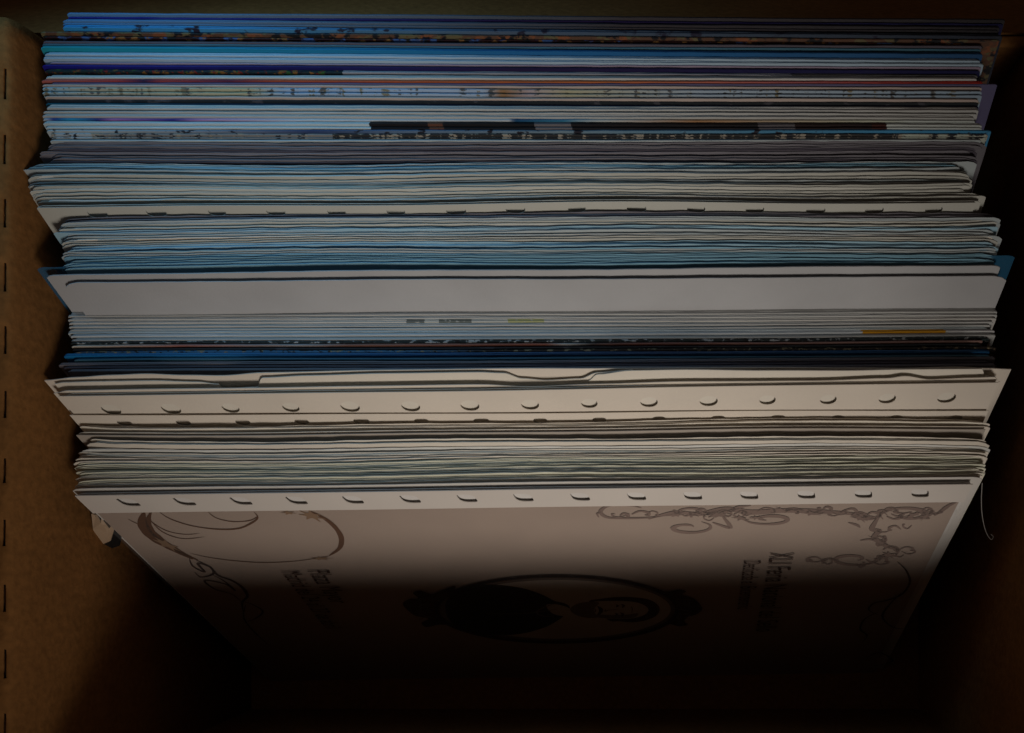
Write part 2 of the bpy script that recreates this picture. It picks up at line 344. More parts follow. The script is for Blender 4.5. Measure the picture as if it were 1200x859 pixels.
# ------------------------------------------------------------------ the row of sheets
# yL, yR, xL, xR (photograph), depth, material, name, amp, label
ORD = ['first', 'second', 'third', 'fourth', 'fifth', 'sixth', 'seventh', 'eighth', 'ninth', 'tenth', 'eleventh', 'twelfth', 'thirteenth', 'fourteenth', 'fifteenth', 'sixteenth']
rows = []
def R(yL, yR, xL, xR, d, m, name, amp, label, group, cat=None, tf=.86, round_top=True):
    rows.append(dict(yL=yL, yR=yR, xL=xL, xR=xR, d=d, m=m, name=name, amp=amp, label=label, group=group, cat=cat, tf=tf, rt=round_top))
gA = 'printed cards at the back of the box'
A = [
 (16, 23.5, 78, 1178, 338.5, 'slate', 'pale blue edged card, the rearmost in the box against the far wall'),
 (20.5, 28.5, 79, 1176, 339, 'navy', 'dark navy card just in front of the rearmost card'),
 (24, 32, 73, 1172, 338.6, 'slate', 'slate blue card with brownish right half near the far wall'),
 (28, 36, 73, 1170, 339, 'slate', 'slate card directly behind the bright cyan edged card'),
 (32, 42.5, 73, 1175, 338.5, 'cyan', 'card with a bright cyan left edge fading to dark on the right'),
 (38, 47.5, 47, 1171, 339, 'brown', 'brown photo card sticking out to the left of the cyan card in front of it'),
 (43.5, 51.5, 50, 1151, 339.6, 'darkred', 'dark red and black card with tiny light blue specks'),
 (49, 54.3, 50, 1151, 338.8, 'greydk', 'thin grey card behind the greenish grey one'),
 (52, 58, 49, 1150, 339.2, 'tealgrey', 'greenish grey card just behind the wide teal band'),
 (55.6, 64, 47, 1152, 338.6, 'teal', 'card with the widest bright teal to blue edge'),
 (63.6, 71.5, 52, 1149, 339, 'paleblue', 'pale blue card directly in front of the teal one'),
 (68.6, 75.6, 50, 1153, 339, 'paleblue', 'second pale card in front of the teal one'),
 (73.4, 79.5, 58, 1150, 339.6, 'mauve', 'thin mauve card that starts further right than its neighbours'),
 (76.8, 83.2, 49, 1149, 339.2, 'navy', 'folded card with a deep navy blue edge'),
 (83, 88.8, 52, 1146, 339.6, 'green', 'dark card dotted with green, orange and red foliage print'),
 (90.6, 92.8, 53, 1145, 339, 'pale', 'single thin white card behind the red edged card'),
 (94.4, 97, 48, 1152, 339, 'red', 'card with a bright red to orange edge'),
 (97.6, 99.2, 60, 1169, 339.3, 'lilac', 'lilac sheet sticking out on the right beside the red card'),
 (99.8, 102.6, 49, 1151, 339, 'pinkcream', 'thin pinkish cream card in front of the red edged card'),
 (103.4, 107.5, 49, 1151, 339, 'skyprint', 'rear one of the two cards printed with sand and blue sky'),
 (108.4, 112.4, 49, 1151, 339.2, 'skyprint', 'front one of the two cards printed with sand and blue sky'),
 (113.5, 117, 52, 1147, 339.2, 'pinkcream', 'grey cream card directly behind the black band'),
 (117.4, 120.6, 53, 1147, 340.4, 'black', 'folded card with a wide black edge'),
 (122, 125.2, 53, 1147, 340.2, 'tealnavy', 'dark teal blue card in front of the black one'),
 (126.4, 129.6, 54, 1147, 339.4, 'pale', 'white card directly in front of the dark teal one'),
 (131, 133.6, 50, 1146, 339.4, 'pale', 'second white card in front of the dark teal one'),
 (135.8, 138, 49, 1142, 339.4, 'pale', 'white card directly behind the magenta and turquoise card'),
 (140, 142, 50, 1143, 339.6, 'magenta', 'card printed in turquoise, magenta and purple along its left edge'),
 (144.8, 146.6, 50, 1151, 339.4, 'blackmid', 'white card with a long black printed stretch in its middle'),
 (149.6, 150.6, 53, 1151, 339.6, 'blackmid', 'front one of the two cards with a black stretch in the middle'),
 (153.6, 153.4, 54, 1162, 339.6, 'bluemid', 'card turning bright blue at its right end'),
 (157.6, 158, 59, 1158, 340, 'dotty', 'card with a speckled grey photo print and dark middle'),
 (161.4, 161.2, 60, 1156, 340.4, 'dotty', 'second speckled grey card in front of the first'),
 (165, 164.4, 58, 1150, 340.2, 'bluegrey', 'thin blue grey card between speckled cards and dark envelopes'),
]
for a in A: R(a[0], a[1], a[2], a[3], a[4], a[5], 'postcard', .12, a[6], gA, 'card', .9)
gB = 'thin dark grey envelopes'
for i, (yL, yR, xL, xR, m) in enumerate([(168, 167, 54, 1158, 'grey'), (171, 170, 51, 1149, 'grey'), (174.4, 173.6, 56, 1153, 'grey'), (177.2, 176.6, 58, 1147, 'greydk'), (180.4, 179.6, 43, 1140, 'grey'), (183.6, 183, 57, 1146, 'greydk'), (186.6, 186, 55, 1147, 'grey'), (190, 188.6, 54, 1146, 'greydk')]):
    R(yL, yR, xL, xR, 341 + (i % 3) * .5, m, 'envelope', .5, f'dark grey envelope, {ORD[i]} from the back of the dull grey bundle', gB, 'envelope', .7)
gC = 'cream envelopes behind the shaded punched pocket'
for i, (yL, yR, xL, xR, m) in enumerate([(193.6, 191.4, 34, 1146, 'bluegrey'), (197, 194.6, 32, 1122, 'bluepaper'), (200, 198, 23, 1126, 'bluegrey'), (205.6, 203, 30, 1137, 'creamgrey'), (209.6, 207, 30, 1141, 'creamgrey'), (213.6, 211.4, 31, 1132, 'bluegrey'), (217.6, 215.2, 33, 1140, 'creamgrey'), (221.4, 219, 34, 1138, 'creamgrey'), (226, 223, 36, 1137, 'creamgrey'), (230.2, 226.6, 40, 1151, 'creamgrey'), (234.6, 230.4, 43, 1156, 'creamgrey')]):
    R(yL, yR, xL, xR, 340.5 - (i % 4) * .4, m, 'envelope', 1.3, f'wavy grey cream envelope, {ORD[i]} from the back of its bundle', gC, 'envelope', .55)
R(239.6, 235, 42, 1150, 338.8, 'creamgrey', 'punched_pocket', 1.3, 'SPECIAL_D', None)
gE = 'blue grey envelopes behind the white folder'
for i, (yL, yR, xL, xR, m) in enumerate([(257.5, 251.5, 68, 1169, 'grey'), (260.6, 256, 66, 1174, 'bluegrey'), (265.6, 261.4, 69, 1169, 'creamgrey'), (271.2, 265.4, 62, 1170, 'blueline'), (275.2, 270, 72, 1168, 'bluegrey'), (279, 274, 73, 1175, 'bluegrey'), (284.4, 278.6, 70, 1171, 'creamgrey'), (290.6, 286, 76, 1171, 'blueline'), (294.4, 289.6, 77, 1170, 'bluepaper'), (298, 293, 70, 1170, 'bluegrey'), (301.6, 296, 73, 1166, 'bluepaper'), (305.4, 299, 74, 1165, 'bluepaper'), (309, 302, 70, 1166, 'bluepaper'), (313, 305, 76, 1166, 'bluepaper')]):
    R(yL, yR, xL, xR, 340.4 - i * .02, m, 'envelope', 1.0, f'blue grey envelope, {ORD[i]} from the back of the bluish bundle', gE, 'envelope', .6)
R(317, 308, 52, 1188, 340.6, 'bluepaper', 'plastic_pocket', .6, 'SPECIAL_F', None)
R(322.6, 310.4, 53, 1173, 339, 'white', 'folder', .6, 'SPECIAL_G', None)
gH = 'cards between the white folder and the cream pocket'
H = [
 (371, 365.4, 79, 1169, 353, 'pale', 'white card directly in front of the white folder'),
 (375.2, 369.4, 79, 1169, 353, 'pale', 'second white card in front of the white folder'),
 (379.2, 373.6, 80, 1168, 353, 'textline', 'white card with small dark print left of centre'),
 (383.6, 378, 80, 1164, 353, 'pale', 'white card in front of the one with small print'),
 (387.2, 382, 81, 1161, 353, 'pale', 'white card, second in front of the small print one'),
 (390.8, 385.4, 79, 1158, 353, 'bluegrey', 'grey green tinted card behind the yellow patched one'),
 (394.6, 388.4, 82, 1166, 352.6, 'yellowpatch', 'white card with a bright yellow patch near its right end'),
 (399.8, 393.6, 83, 1167, 352.4, 'pale', 'white card between the yellow patched and black speckled cards'),
 (403, 397.6, 82, 1160, 352, 'blackdots', 'card with a black and white speckled edge'),
 (406.2, 400.4, 83, 1152, 351.4, 'pinkbrown', 'card with a cream left end and pinkish brown print'),
 (411, 404.6, 84, 1150, 351.2, 'black', 'thin black card in front of the pinkish brown one'),
 (414.4, 408.2, 86, 1168, 350.8, 'braid', 'dark card with a braided pattern towards its right end'),
 (417.6, 413, 74, 1160, 350.2, 'blue', 'card with a strong blue edge sticking out to the left'),
 (422.6, 417.6, 86, 1160, 350, 'tealgrey', 'dull teal card in front of the strong blue one'),
 (428.2, 420.8, 68, 1167, 349.6, 'grey', 'grey sheet with its left tip sticking far out'),
 (431.8, 424.8, 74, 1158, 349.4, 'greydk', 'dark grey sheet behind the cream pocket, second from it'),
 (435.6, 428.6, 79, 1168, 349, 'grey', 'grey sheet directly behind the large cream pocket'),
]
for a in H: R(a[0], a[1], a[2], a[3], a[4], a[5], 'postcard', .25, a[6], gH, 'card', .9)
R(443, 433, 52, 1185, 346.5, 'cream', 'cream_pocket', .8, 'SPECIAL_I', None)
gK = 'cream envelopes behind the printed front pocket'
K = [(503, 493.6, 92, 1160, 358, 'cream'), (507.4, 499, 90, 1161, 357.6, 'KPUNCH'), (520.6, 516.5, 98, 1161, 356.5, 'cream'), (526.6, 521.4, 91, 1162, 358.8, 'white'), (535.4, 527.6, 88, 1161, 358.4, 'cream'), (540.6, 532, 84, 1158, 358, 'cream'), (544.4, 536.4, 84, 1157, 357.8, 'greencream'), (548.6, 540, 86, 1156, 357.8, 'greencream'), (552.6, 542.8, 88, 1155, 357.4, 'greencream'), (556.8, 547.6, 90, 1157, 357, 'greencream'), (560.4, 550.4, 86, 1156, 356.8, 'cream'), (564.6, 554, 87, 1156, 356.4, 'greencream'), (569, 556.6, 84, 1154, 356, 'cream')]
for i, k in enumerate(K):
    R(k[0], k[1], k[2], k[3], k[4], k[5], 'envelope', 1.0, f'cream envelope, {ORD[i]} from the back of the front bundle', gK, 'envelope', .5)
R(573, 559, 83, 1152, 355, 'cream', 'punched_pocket', .5, 'SPECIAL_J', None)

# perpendicular room between neighbours; lift an item when it would cut into the one behind
for i in range(1, len(rows)):
    a, b = rows[i - 1], rows[i]
    for _ in range(60):
        Fa = Frame(a['xL'], a['yL'], a['xR'], a['yR'], a['d'])
        q = min((P(b['xL'], b['yL'], b['d']) - Fa.A).dot(Fa.n), (P(b['xR'], b['yR'], b['d']) - Fa.B).dot(Fa.n))
        if q >= {'SPECIAL_D': .0019, 'SPECIAL_F': .0008}.get(a['label'], .0019 if a['m'] == 'KPUNCH' else .00042): break
        b['d'] -= .15
    b['pitch'] = q
rows[0]['pitch'] = .0008
spec = {}
for i, r in enumerate(rows):
    F = Frame(r['xL'], r['yL'], r['xR'], r['yR'], r['d']); r['F'] = F
    if r['label'].startswith('SPECIAL') or r['m'] == 'KPUNCH':
        spec[r['label'] if r['m'] != 'KPUNCH' else 'KPUNCH'] = (F, r); continue
    card = r['cat'] == 'card'
    cap = .0020 if card else .0013
    tf = random.uniform(.9, .99) if card else random.choice((.75, .85, .92, .97))
    t = max(.0003, min(r['pitch'] * tf, cap)); pc = min(r['pitch'], .0010); wig = 0 if card else min(.0006, pc * .45)
    cur = (0, 0) if card else (random.uniform(-.9, .9) * pc, random.uniform(-.9, .9) * pc)
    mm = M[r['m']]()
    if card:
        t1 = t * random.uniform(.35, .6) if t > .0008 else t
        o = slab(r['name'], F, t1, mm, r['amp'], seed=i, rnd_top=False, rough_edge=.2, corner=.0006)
        setp(o, r['label'], r['cat'], r['group'])
        if t > .0008:       # the folded card's rear leaf
            slab('rear_leaf', F, t - t1 - .00008, mm, r['amp'], parent=o, h=-t1 - .00008, seed=i + .5, rnd_top=False, v0=random.uniform(-.0001, .0005), rough_edge=.2, corner=.0006, u0=random.uniform(0, .0012), u1=F.W - random.uniform(0, .0012))
    else:
        o = slab(r['name'], F, .00022, mm, r['amp'], seed=i, rnd_top=False, wig=wig, curl=cur, rough_edge=.5, corner=random.choice((.001, .002, .0028)))
        setp(o, r['label'], r['cat'], r['group'])
        slab('back_ply', F, .0002, mm, r['amp'], parent=o, h=-t + .0002, seed=i + .35, rnd_top=False, wig=wig * .7, curl=cur, v0=random.uniform(-.0006, .0004), u0=random.uniform(0, .002), u1=F.W - random.uniform(0, .002), rough_edge=.5)
        if t > .0007:
            slab('letter', F, t * .5, random.choice((M['white'], M['cream'], M['creamgrey']))() if r['m'] not in ('bluepaper', 'blueline', 'grey', 'greydk') else mm, r['amp'], parent=o, h=-t * .28, seed=i + .15, rnd_top=False, wig=wig * .8, curl=cur, v0=random.uniform(0, .0006), u0=.003, u1=F.W - .003, rough_edge=.3)

hole_dark = None
# ---------------- D : shaded punched pocket
def pocket(F, name, label, m_back, m_front, gap, hx, hy, hw, hh, sq, amp, strip, back_ext=0, mback_t=.0003, right_ext=0, front_drop=0.0, lm=.0, rm=.0):
    e = empty(name, F.at(F.W / 2, F.H, 0)); setp(e, label, 'pocket')
    slab('back_leaf', F, mback_t, m_back, amp, parent=e, rnd_top=False, seed=3)
    us = [F.uv(x, y, gap)[0] for x, y in zip(hx, hy)]
    vs_ = [F.uv(x, y, gap)[1] for x, y in zip(hx, hy)]
    vh = sum(vs_) / len(vs_)
    punched('front_leaf', F, .00022, m_front, us, hw, hh, vh, strip, amp, e, h=gap, u0=lm, u1=F.W - rm, squareness=sq)
    return e, us, vh

F, r = spec['SPECIAL_D']
hx = [115 + 70 * k for k in range(0, 15)]
hy = [250.4 - 7.5 * (x - 115) / 980 for x in hx]
pocket(F, 'punched_pocket', 'grey cream punched pocket with shaded dark round holes showing above the bluish bundle', M['creamgrey'](), M['creamgrey'](), .0007, hx, hy, .0062, .0036, .85, 1.3, .013, rm=.002, lm=.001)

# ---------------- F : blue translucent plastic pocket
F, r = spec['SPECIAL_F']
pb = mat('blue_plastic_film', (.03, .13, .24), .2, spec=.6, trans=.35, bump=.05)
FF = Frame(42, 313, 1190, 298.5, 340.4)
e = empty('plastic_pocket', FF.at(FF.W / 2, FF.H, 0)); setp(e, 'translucent blue plastic pocket peeking out at both ends behind the white folder', 'pocket')
slab('film', FF, .00025, pb, .5, parent=e, rnd_top=False, u1=.012, nx=8, seed=5)
slab('film', FF, .00025, pb, .5, parent=e, rnd_top=False, u0=FF.W - .014, nx=8, seed=6)
slab('film', FF, .0002, pb, .5, parent=e, rnd_top=False, u0=.0122, u1=FF.W - .0142, v0=.0035, nx=40, seed=7)

# ---------------- G : white folder, rear leaf + front leaf
F, r = spec['SPECIAL_G']
e = empty('white_folder', F.at(F.W / 2, F.H, 0)); setp(e, 'large plain white folder with its broad front face showing', 'folder')
wp = mat('folder_white', (.43, .435, .445), .55, .07, rnd=0)
slab('rear_leaf', F, .0005, wp, .5, parent=e, rnd_top=False, seed=11)
F2 = on(F, 73, 331.5, 1181, 323.5, .0017)
slab('front_leaf', F2, .0004, wp, .5, parent=e, rnd_top=False, seed=12, corner=.003)

# ---------------- I : big cream pocket
F, r = spec['SPECIAL_I']
cm = mat('cream_pocket_paper', (.72, .65, .56), .6, .04, rnd=0)
cw = mat('cream_inner_paper', (.74, .69, .60), .6, .04, rnd=0)
e = empty('cream_pocket', F.at(F.W / 2, F.H, 0)); setp(e, 'large cream pocket with a row of round punched holes across its front', 'pocket')
# back leaf whose top edge rises from the left corner (drawn as an edge profile)
def edge_leaf(name, pts, d, t, m, parent, amp=.3, h=0.0, H=.12, lean_y=None, nsub=6):
    """leaf whose upper edge runs through photographed points; all on the frame F plane shifted h to the front"""
    uv = [F.uv(x, y, h) for x, y in pts]
    us = []
    for i in range(len(uv) - 1):
        for k in range(nsub):
            f = k / nsub; f2 = f * f * (3 - 2 * f)
            us.append((uv[i][0] + (uv[i + 1][0] - uv[i][0]) * f, uv[i][1] + (uv[i + 1][1] - uv[i][1]) * f2))
    us.append(uv[-1]); vs = []; fs = []
    for (u, v) in us:
        for hh in (0, -t):
            vs.append(F.at(u, v, h + hh, 0)); vs.append(F.at(u, (v + H) / 2, h + hh, 0)); vs.append(F.at(u, H, h + hh, 0))
    for i in range(len(us) - 1):
        a = i * 6; b = a + 6
        fs += [(a, a + 1, b + 1, b), (a + 1, a + 2, b + 2, b + 1), (a + 3, b + 3, b + 4, a + 4), (a + 4, b + 4, b + 5, a + 5), (a, b, b + 3, a + 3), (a + 2, a + 5, b + 5, b + 2)]
    fs += [(0, 3, 4, 1), (1, 4, 5, 2)]; z = (len(us) - 1) * 6; fs += [(z, z + 1, z + 4, z + 3), (z + 1, z + 2, z + 5, z + 4)]
    return mk(name, vs, fs, m, parent, origin=F.at(F.W / 2, H, 0))
edge_leaf('back_leaf', [(52, 446), (90, 442.5), (130, 440), (170, 438.5), (215, 440), (260, 440.5), (310, 437), (450, 434), (600, 432), (700, 432), (800, 431.5), (900, 431), (1000, 431.5), (1060, 432), (1120, 430.5), (1160, 432), (1185, 433)], 0, .0003, cm, e, h=.0)
edge_leaf('inner_sheet', [(64, 450), (74, 448.5), (110, 447.5), (180, 446.5), (230, 448), (256, 450.5), (262, 456), (300, 454), (308, 443), (360, 440.5), (450, 438), (560, 436.5), (590, 437.5), (612, 444), (640, 446), (680, 444), (700, 437), (742, 434)], 0, .0003, cw, e, h=.0013)
edge_leaf('inner_sheet', [(690, 446), (700, 439), (740, 434.5), (800, 433.5), (900, 434.5), (1000, 434.5), (1060, 433.2), (1150, 432.5), (1155, 440), (1166, 444)], 0, .0003, cw, e, h=.0019)
edge_leaf('inner_sheet', [(63, 461), (80, 458), (200, 456), (300, 455), (420, 453), (560, 451), (620, 453.5), (700, 450.5), (800, 447.5), (900, 447), (960, 446.5), (1040, 443.5), (1060, 441), (1090, 445), (1140, 443), (1165, 442), (1172, 448)], 0, .0003, cm, e, h=.0036)
GI = .0046
h0 = [131 + 69.9 * k for k in range(15)]
hI = [(x, 480 - 13.5 * (x - 131) / 980) for x in h0[:15] if x < 1125]
FI = on(F, 68, 464.5, 1170, 448.5, .0052)
us = [FI.uv(x, y)[0] for x, y in hI]; vh = sum(FI.uv(x, y)[1] for x, y in hI) / len(hI)
strip_I = vh * 2.0
punched('front_leaf', FI, .00022, cm, us, .0060, .0058, vh, strip_I, .35, e, h=0, squareness=.95)
slab('lining', FI, .0003, cw, .35, parent=e, h=-.0011, rnd_top=False, seed=21, u0=.002, u1=FI.W - .002, v0=.0004)
# second, lower ply with its own row of holes just above the gap
F3 = on(FI, 82, 485.4, 1158, 480.0, .00035)
hs = [147 + 69.5 * k for k in range(15)]
hs = [(x, 496 - 9.5 * (x - 147) / 980) for x in hs if x < 1130]
us = [F3.uv(x, y)[0] for x, y in hs]; vh = sum(F3.uv(x, y)[1] for x, y in hs) / len(hs)
punched('lower_ply', F3, .0002, cm, us, .0052, .004, vh, vh * 2, .5, e, h=0.0004, squareness=.9)

# ---------------- K : dull punched pocket
F, r = spec['KPUNCH']
hx = [118 + 69 * k for k in range(15)]; hx = [x for x in hx if x < 1130]
hy = [521.5 - 4.5 * (x - 118) / 980 for x in hx]
pocket(F, 'punched_pocket', 'greyish punched pocket just in front of the large cream pocket, its holes half hidden', cm, mat('dull_film', (.42, .37, .32), .45, .04, rnd=0), .0010, hx, hy, .0052, .004, .9, .8, .016, rm=.002)

# ---------------- J : the front pocket and the print inside it
F, r = spec['SPECIAL_J']
film = mat('white_film_strip', (.64, .59, .54), .35, .03, rnd=0, bump=.08)
backf = mat('pocket_back_film', (.60, .57, .53), .4, .03, rnd=0, bump=.08)
eJ = empty('punched_pocket', F.at(F.W / 2, F.H, 0)); setp(eJ, 'frontmost clear punched pocket with square holes holding the portrait print', 'pocket')
slab('back_leaf', F, .0003, backf, .3, parent=eJ, rnd_top=False, seed=31, corner=.002)
FJ = on(F, 88, 580, 1140, 566.5, .0019)
hx = [151.5, 217, 283, 348, 414, 481, 547.5, 613.5, 680, 746, 812, 878, 945, 1012, 1078.5]
hy = [588.5 - 12.0 * (x - 151) / 927 for x in hx]
gJ = .0014
us = [FJ.uv(x, y, 0)[0] for x, y in zip(hx, hy)]; vh = sum(FJ.uv(x, y, 0)[1] for x, y in zip(hx, hy)) / 15
vst = FJ.uv(600, 594, 0)[1]
h_strip = .0002
# the strip only (a punched band), then the clear front film and the print behind it
def strip_only():
    o = punched('punched_strip', FJ, .00025, film, us, .0060, .0047, vh, vst, .2, eJ, h=h_strip, squareness=.62, H=vst + .0003)
    return o
def punched_strip():
    vs = []; fs = []
    def V(u, v): vs.append(FJ.at(u, v, h_strip, .2)); return len(vs) - 1
    cuts = [0] + [(a + b) / 2 for a, b in zip(us, us[1:])] + [FJ.W]
    n = 24; q = n // 4
    for i, c in enumerate(us):
        a, b = cuts[i], cuts[i + 1]; cv = vh + (i - 7) * .00006
        outer = [(a + (b - a) * k / q, 0) for k in range(q)] + [(b, vst * k / q) for k in range(q)] + [(b + (a - b) * k / q, vst) for k in range(q)] + [(a, vst - vst * k / q) for k in range(q)]
        inner = []
        for k in range(n):
            th = -math.pi * .75 + 2 * math.pi * k / n; cx, sy = math.cos(th), math.sin(th)
            skew = .0011 * (sy)          # holes lean a little
            inner.append((c + .0030 * math.copysign(abs(cx) ** .6, cx) + skew, cv + .0028 * math.copysign(abs(sy) ** .6, sy)))
        io = [V(*p) for p in outer]; ii = [V(*p) for p in inner]
        for k in range(n): fs.append((io[k], io[(k + 1) % n], ii[(k + 1) % n], ii[k]))
    o = mk('punched_strip', vs, fs, film, eJ, origin=FJ.at(FJ.W / 2, vst, 0))
    bm = bmesh.new(); bm.from_mesh(o.data); bmesh.ops.remove_doubles(bm, verts=bm.verts, dist=.00002); bmesh.ops.recalc_face_normals(bm, faces=bm.faces); bm.to_mesh(o.data); bm.free()
    md = o.modifiers.new('thickness', 'SOLIDIFY'); md.thickness = .0003; md.offset = 0
punched_strip()
slab('strip_backing', FJ, .0003, mat('bright_film', (.66, .63, .60), .4, .03, rnd=0, bump=0), .2, parent=eJ, h=-.0010, rnd_top=False, seed=33, v0=.0008, H=.02)
clear = mat('clear_film', (.5, .5, .5), .18, 0, rnd=0, bump=.03, trans=.965)
slab('front_film', FJ, .0001, clear, .1, parent=eJ, h=.0006, rnd_top=False, seed=34, v0=vst, H=.19 - vst)
# right hand welded margin
mu = FJ.uv(1128, 590, 0)[0]

# the printed sheet
paper = mat('printed_sheet_paper', (.35, .27, .22), .6, .05, rnd=0)
pu0 = .0010; pu1 = FJ.W - .0015
shp = slab('portrait_print', FJ, .0002, paper, 0, h=-.0001, rnd_top=False, seed=35, u0=pu0, u1=pu1, v0=vst + .0002, H=.182, rough_edge=0, nx=20, corner=.0006)
setp(shp, 'beige commemorative sheet with brown swirls, sideways lettering and an oval portrait, in the front pocket', 'print')

def cat(pts, closed=False, sub=8):
    out = []; n = len(pts)
    rng = range(n if closed else n - 1)
    for i in rng:
        p0 = pts[(i - 1) % n] if closed or i > 0 else pts[0]; p1 = pts[i]; p2 = pts[(i + 1) % n]; p3 = pts[(i + 2) % n] if closed or i + 2 < n else pts[-1]
        for k in range(sub):
            t = k / sub
            out.append(tuple(.5 * ((2 * p1[j]) + (-p0[j] + p2[j]) * t + (2 * p0[j] - 5 * p1[j] + 4 * p2[j] - p3[j]) * t * t + (-p0[j] + 3 * p1[j] - 3 * p2[j] + p3[j]) * t ** 3) for j in range(len(p1))))
    if not closed: out.append(pts[-1])
    return out
INK = {
 'brown': mat('brown_ink', (.085, .030, .007), .55, .1, rnd=0, bump=0),
 'mid': mat('pale_brown_ink', (.21, .125, .07), .55, .1, rnd=0, bump=0),
 'mauve': mat('mauve_ink', (.20, .135, .11), .55, .15, rnd=0, bump=0),
 'dark': mat('dark_ink', (.045, .02, .014), .55, .1, rnd=0, bump=0),
 'black': mat('black_ink', (.012, .01, .01), .55, .1, rnd=0, bump=0),
 'face': mat('portrait_pale_ink', (.44, .37, .31), .55, .1, rnd=0, bump=0),
 'shade': mat('portrait_mid_ink', (.15, .11, .09), .55, .1, rnd=0, bump=0),
}
HP = [.00008]
def onp(u, v, h): return FJ.at(u, v, h, 0)
def strokes(name, lst, ink, taper=True):
    vs = []; fs = []
    HP[0] += .000012
    for pts, wd in lst:
        c = [FJ.uv(x, y, 0) for x, y in cat(pts)]
        n = len(c); base = len(vs)
        for i in range(n):
            a = Vector(c[max(0, i - 1)]); b = Vector(c[min(n - 1, i + 1)]); t = (b - a)
            if t.length < 1e-9: t = Vector((1, 0))
            t.normalize(); nn = Vector((-t.y, t.x)); f = i / (n - 1)
            ww = wd * .00029 * (1.15 if ink == 'mauve' else .82) * (max(.18, math.sin(math.pi * f) ** .6) if taper else 1)
            ww *= 1 + .25 * noise.noise(Vector((f * 9, wd, len(vs) * .01)))
            p = Vector(c[i])
            for s in (-1, 1):
                q = p + nn * ww * s; vs.append(onp(q.x, q.y, HP[0]))
        for i in range(n - 1): fs.append((base + 2 * i, base + 2 * i + 1, base + 2 * i + 3, base + 2 * i + 2))
    return mk(name, vs, fs, INK[ink], shp, origin=FJ.at(FJ.W / 2, .1, 0))
def blob(name, pts, ink, closed_smooth=True, multi=None):
    vs = []; fs = []; HP[0] += .000012
    if multi:
        for pp in multi: blob(name, pp, ink, closed_smooth)
        return
    for pp in [pts]:
        c = cat(pp, True, 5) if closed_smooth else pp
        base = len(vs)
        for x, y in c:
            u, v = FJ.uv(x, y, 0); vs.append(onp(u, v, HP[0]))
        fs.append(tuple(range(base, len(vs))))
    return mk(name, vs, fs, INK[ink], shp, origin=FJ.at(FJ.W / 2, .1, 0))

def leafb(x, y, w, h, a=0, k=7, sd=0):
    rr = random.Random(sd + int(x * 7 + y)); out = []
    for i in range(k * 2):
        th = math.pi * i / k; q = (1 if i % 2 == 0 else .45) * (.8 + .4 * rr.random())
        px_, py_ = w * q * math.cos(th), h * q * math.sin(th)
        out.append((x + px_ * math.cos(a) - py_ * math.sin(a), y + px_ * math.sin(a) + py_ * math.cos(a)))
    return out
# left ornament
strokes('swirl_print', [
 ([(169, 600), (167, 612), (173, 624), (186, 634), (206, 645), (226, 655)], 9),
 ([(177, 600), (174, 610), (178, 622), (192, 634), (214, 648), (232, 656)], 5),
], 'brown')
strokes('swirl_print', [
 ([(187, 600), (200, 608), (225, 616), (255, 620), (280, 619), (296, 612), (302, 606), (298, 600)], 2.0),
 ([(244, 600), (254, 607), (272, 611), (292, 610), (302, 605)], 1.3),
 ([(172, 604), (180, 613), (196, 622), (216, 626), (234, 625)], 1.2), ([(178, 612), (192, 624), (214, 631), (240, 629)], 1.2),
 ([(362, 598), (380, 607), (393, 618), (400, 630), (398, 642), (386, 651)], 4.6),
 ([(222, 648), (245, 653), (275, 657), (310, 659), (350, 657), (386, 651)], 1.3),
 ([(150, 608), (160, 613), (170, 615)], .9),
], 'brown')
blob('leaf_print', None, 'mid', True, [leafb(365, 604, 18, 5.5, .25), leafb(338, 600.5, 10, 2.4, .1), leafb(196, 638, 22, 4.5, .45), leafb(376, 654, 15, 2.6, 0)])
strokes('vine_print', [
 ([(222, 653), (226, 663), (240, 670), (232, 660), (246, 664), (250, 672), (236, 676), (228, 670)], 2.4),
 ([(228, 655), (246, 664), (256, 674), (272, 680), (284, 688), (290, 698), (284, 706), (286, 720)], 3.0),
 ([(246, 672), (262, 680), (276, 692), (264, 684), (240, 680), (252, 690), (272, 696), (284, 706)], 2.0),
 ([(284, 704), (296, 708), (308, 716), (300, 724), (290, 728)], 1.8),
 ([(288, 708), (286, 724), (300, 742), (318, 758)], 1.6),
], 'dark')
# right ornament, acanthus scroll
sc = []
def scroll(cx, cy, rx, ry, a0, turns, wd, dirn=1):
    pts = []
    for k in range(15):
        f = k / 14; th = a0 + dirn * 2 * math.pi * turns * f; q = 1 - .75 * f
        pts.append((cx + rx * q * math.cos(th), cy + ry * q * math.sin(th)))
    return (pts, wd)
sc += [([(752, 595), (738, 592), (715, 592), (704, 599), (712, 606), (736, 607), (764, 606), (790, 602)], 2.2), ([(704, 599), (700, 602), (702, 606)], 1.2)]
sc += [scroll(806, 618, 30, 8, -1.0, 1.1, 3.0), scroll(902, 608, 30, 7, 3.0, 1.15, 3.4, -1), scroll(1064, 603, 34, 10, 2.6, 1.1, 3.4), scroll(1000, 655, 30, 8, .2, 1.1, 3.2, 1), scroll(812, 599, 18, 5, 2.5, .9, 2)]
sc += [([(760, 608), (790, 600), (820, 602), (850, 596), (880, 600), (920, 598), (960, 599), (1000, 602), (1020, 607)], 5), ([(830, 606), (850, 600), (866, 594), (880, 592)], 3), ([(835, 612), (856, 618), (846, 604)], 2.6),
       ([(1095, 604), (1104, 598), (1112, 592), (1121, 588)], 2.6), ([(1032, 603), (1026, 611), (1022, 620), (1030, 622), (1024, 630), (1036, 636), (1028, 640)], 3.6),
       ([(1008, 633), (1024, 632), (1040, 640), (1052, 644), (1050, 650)], 3.2), ([(994, 612), (1004, 615), (1008, 618)], 1.8), ([(984, 600), (1000, 596), (1008, 606)], 2)]
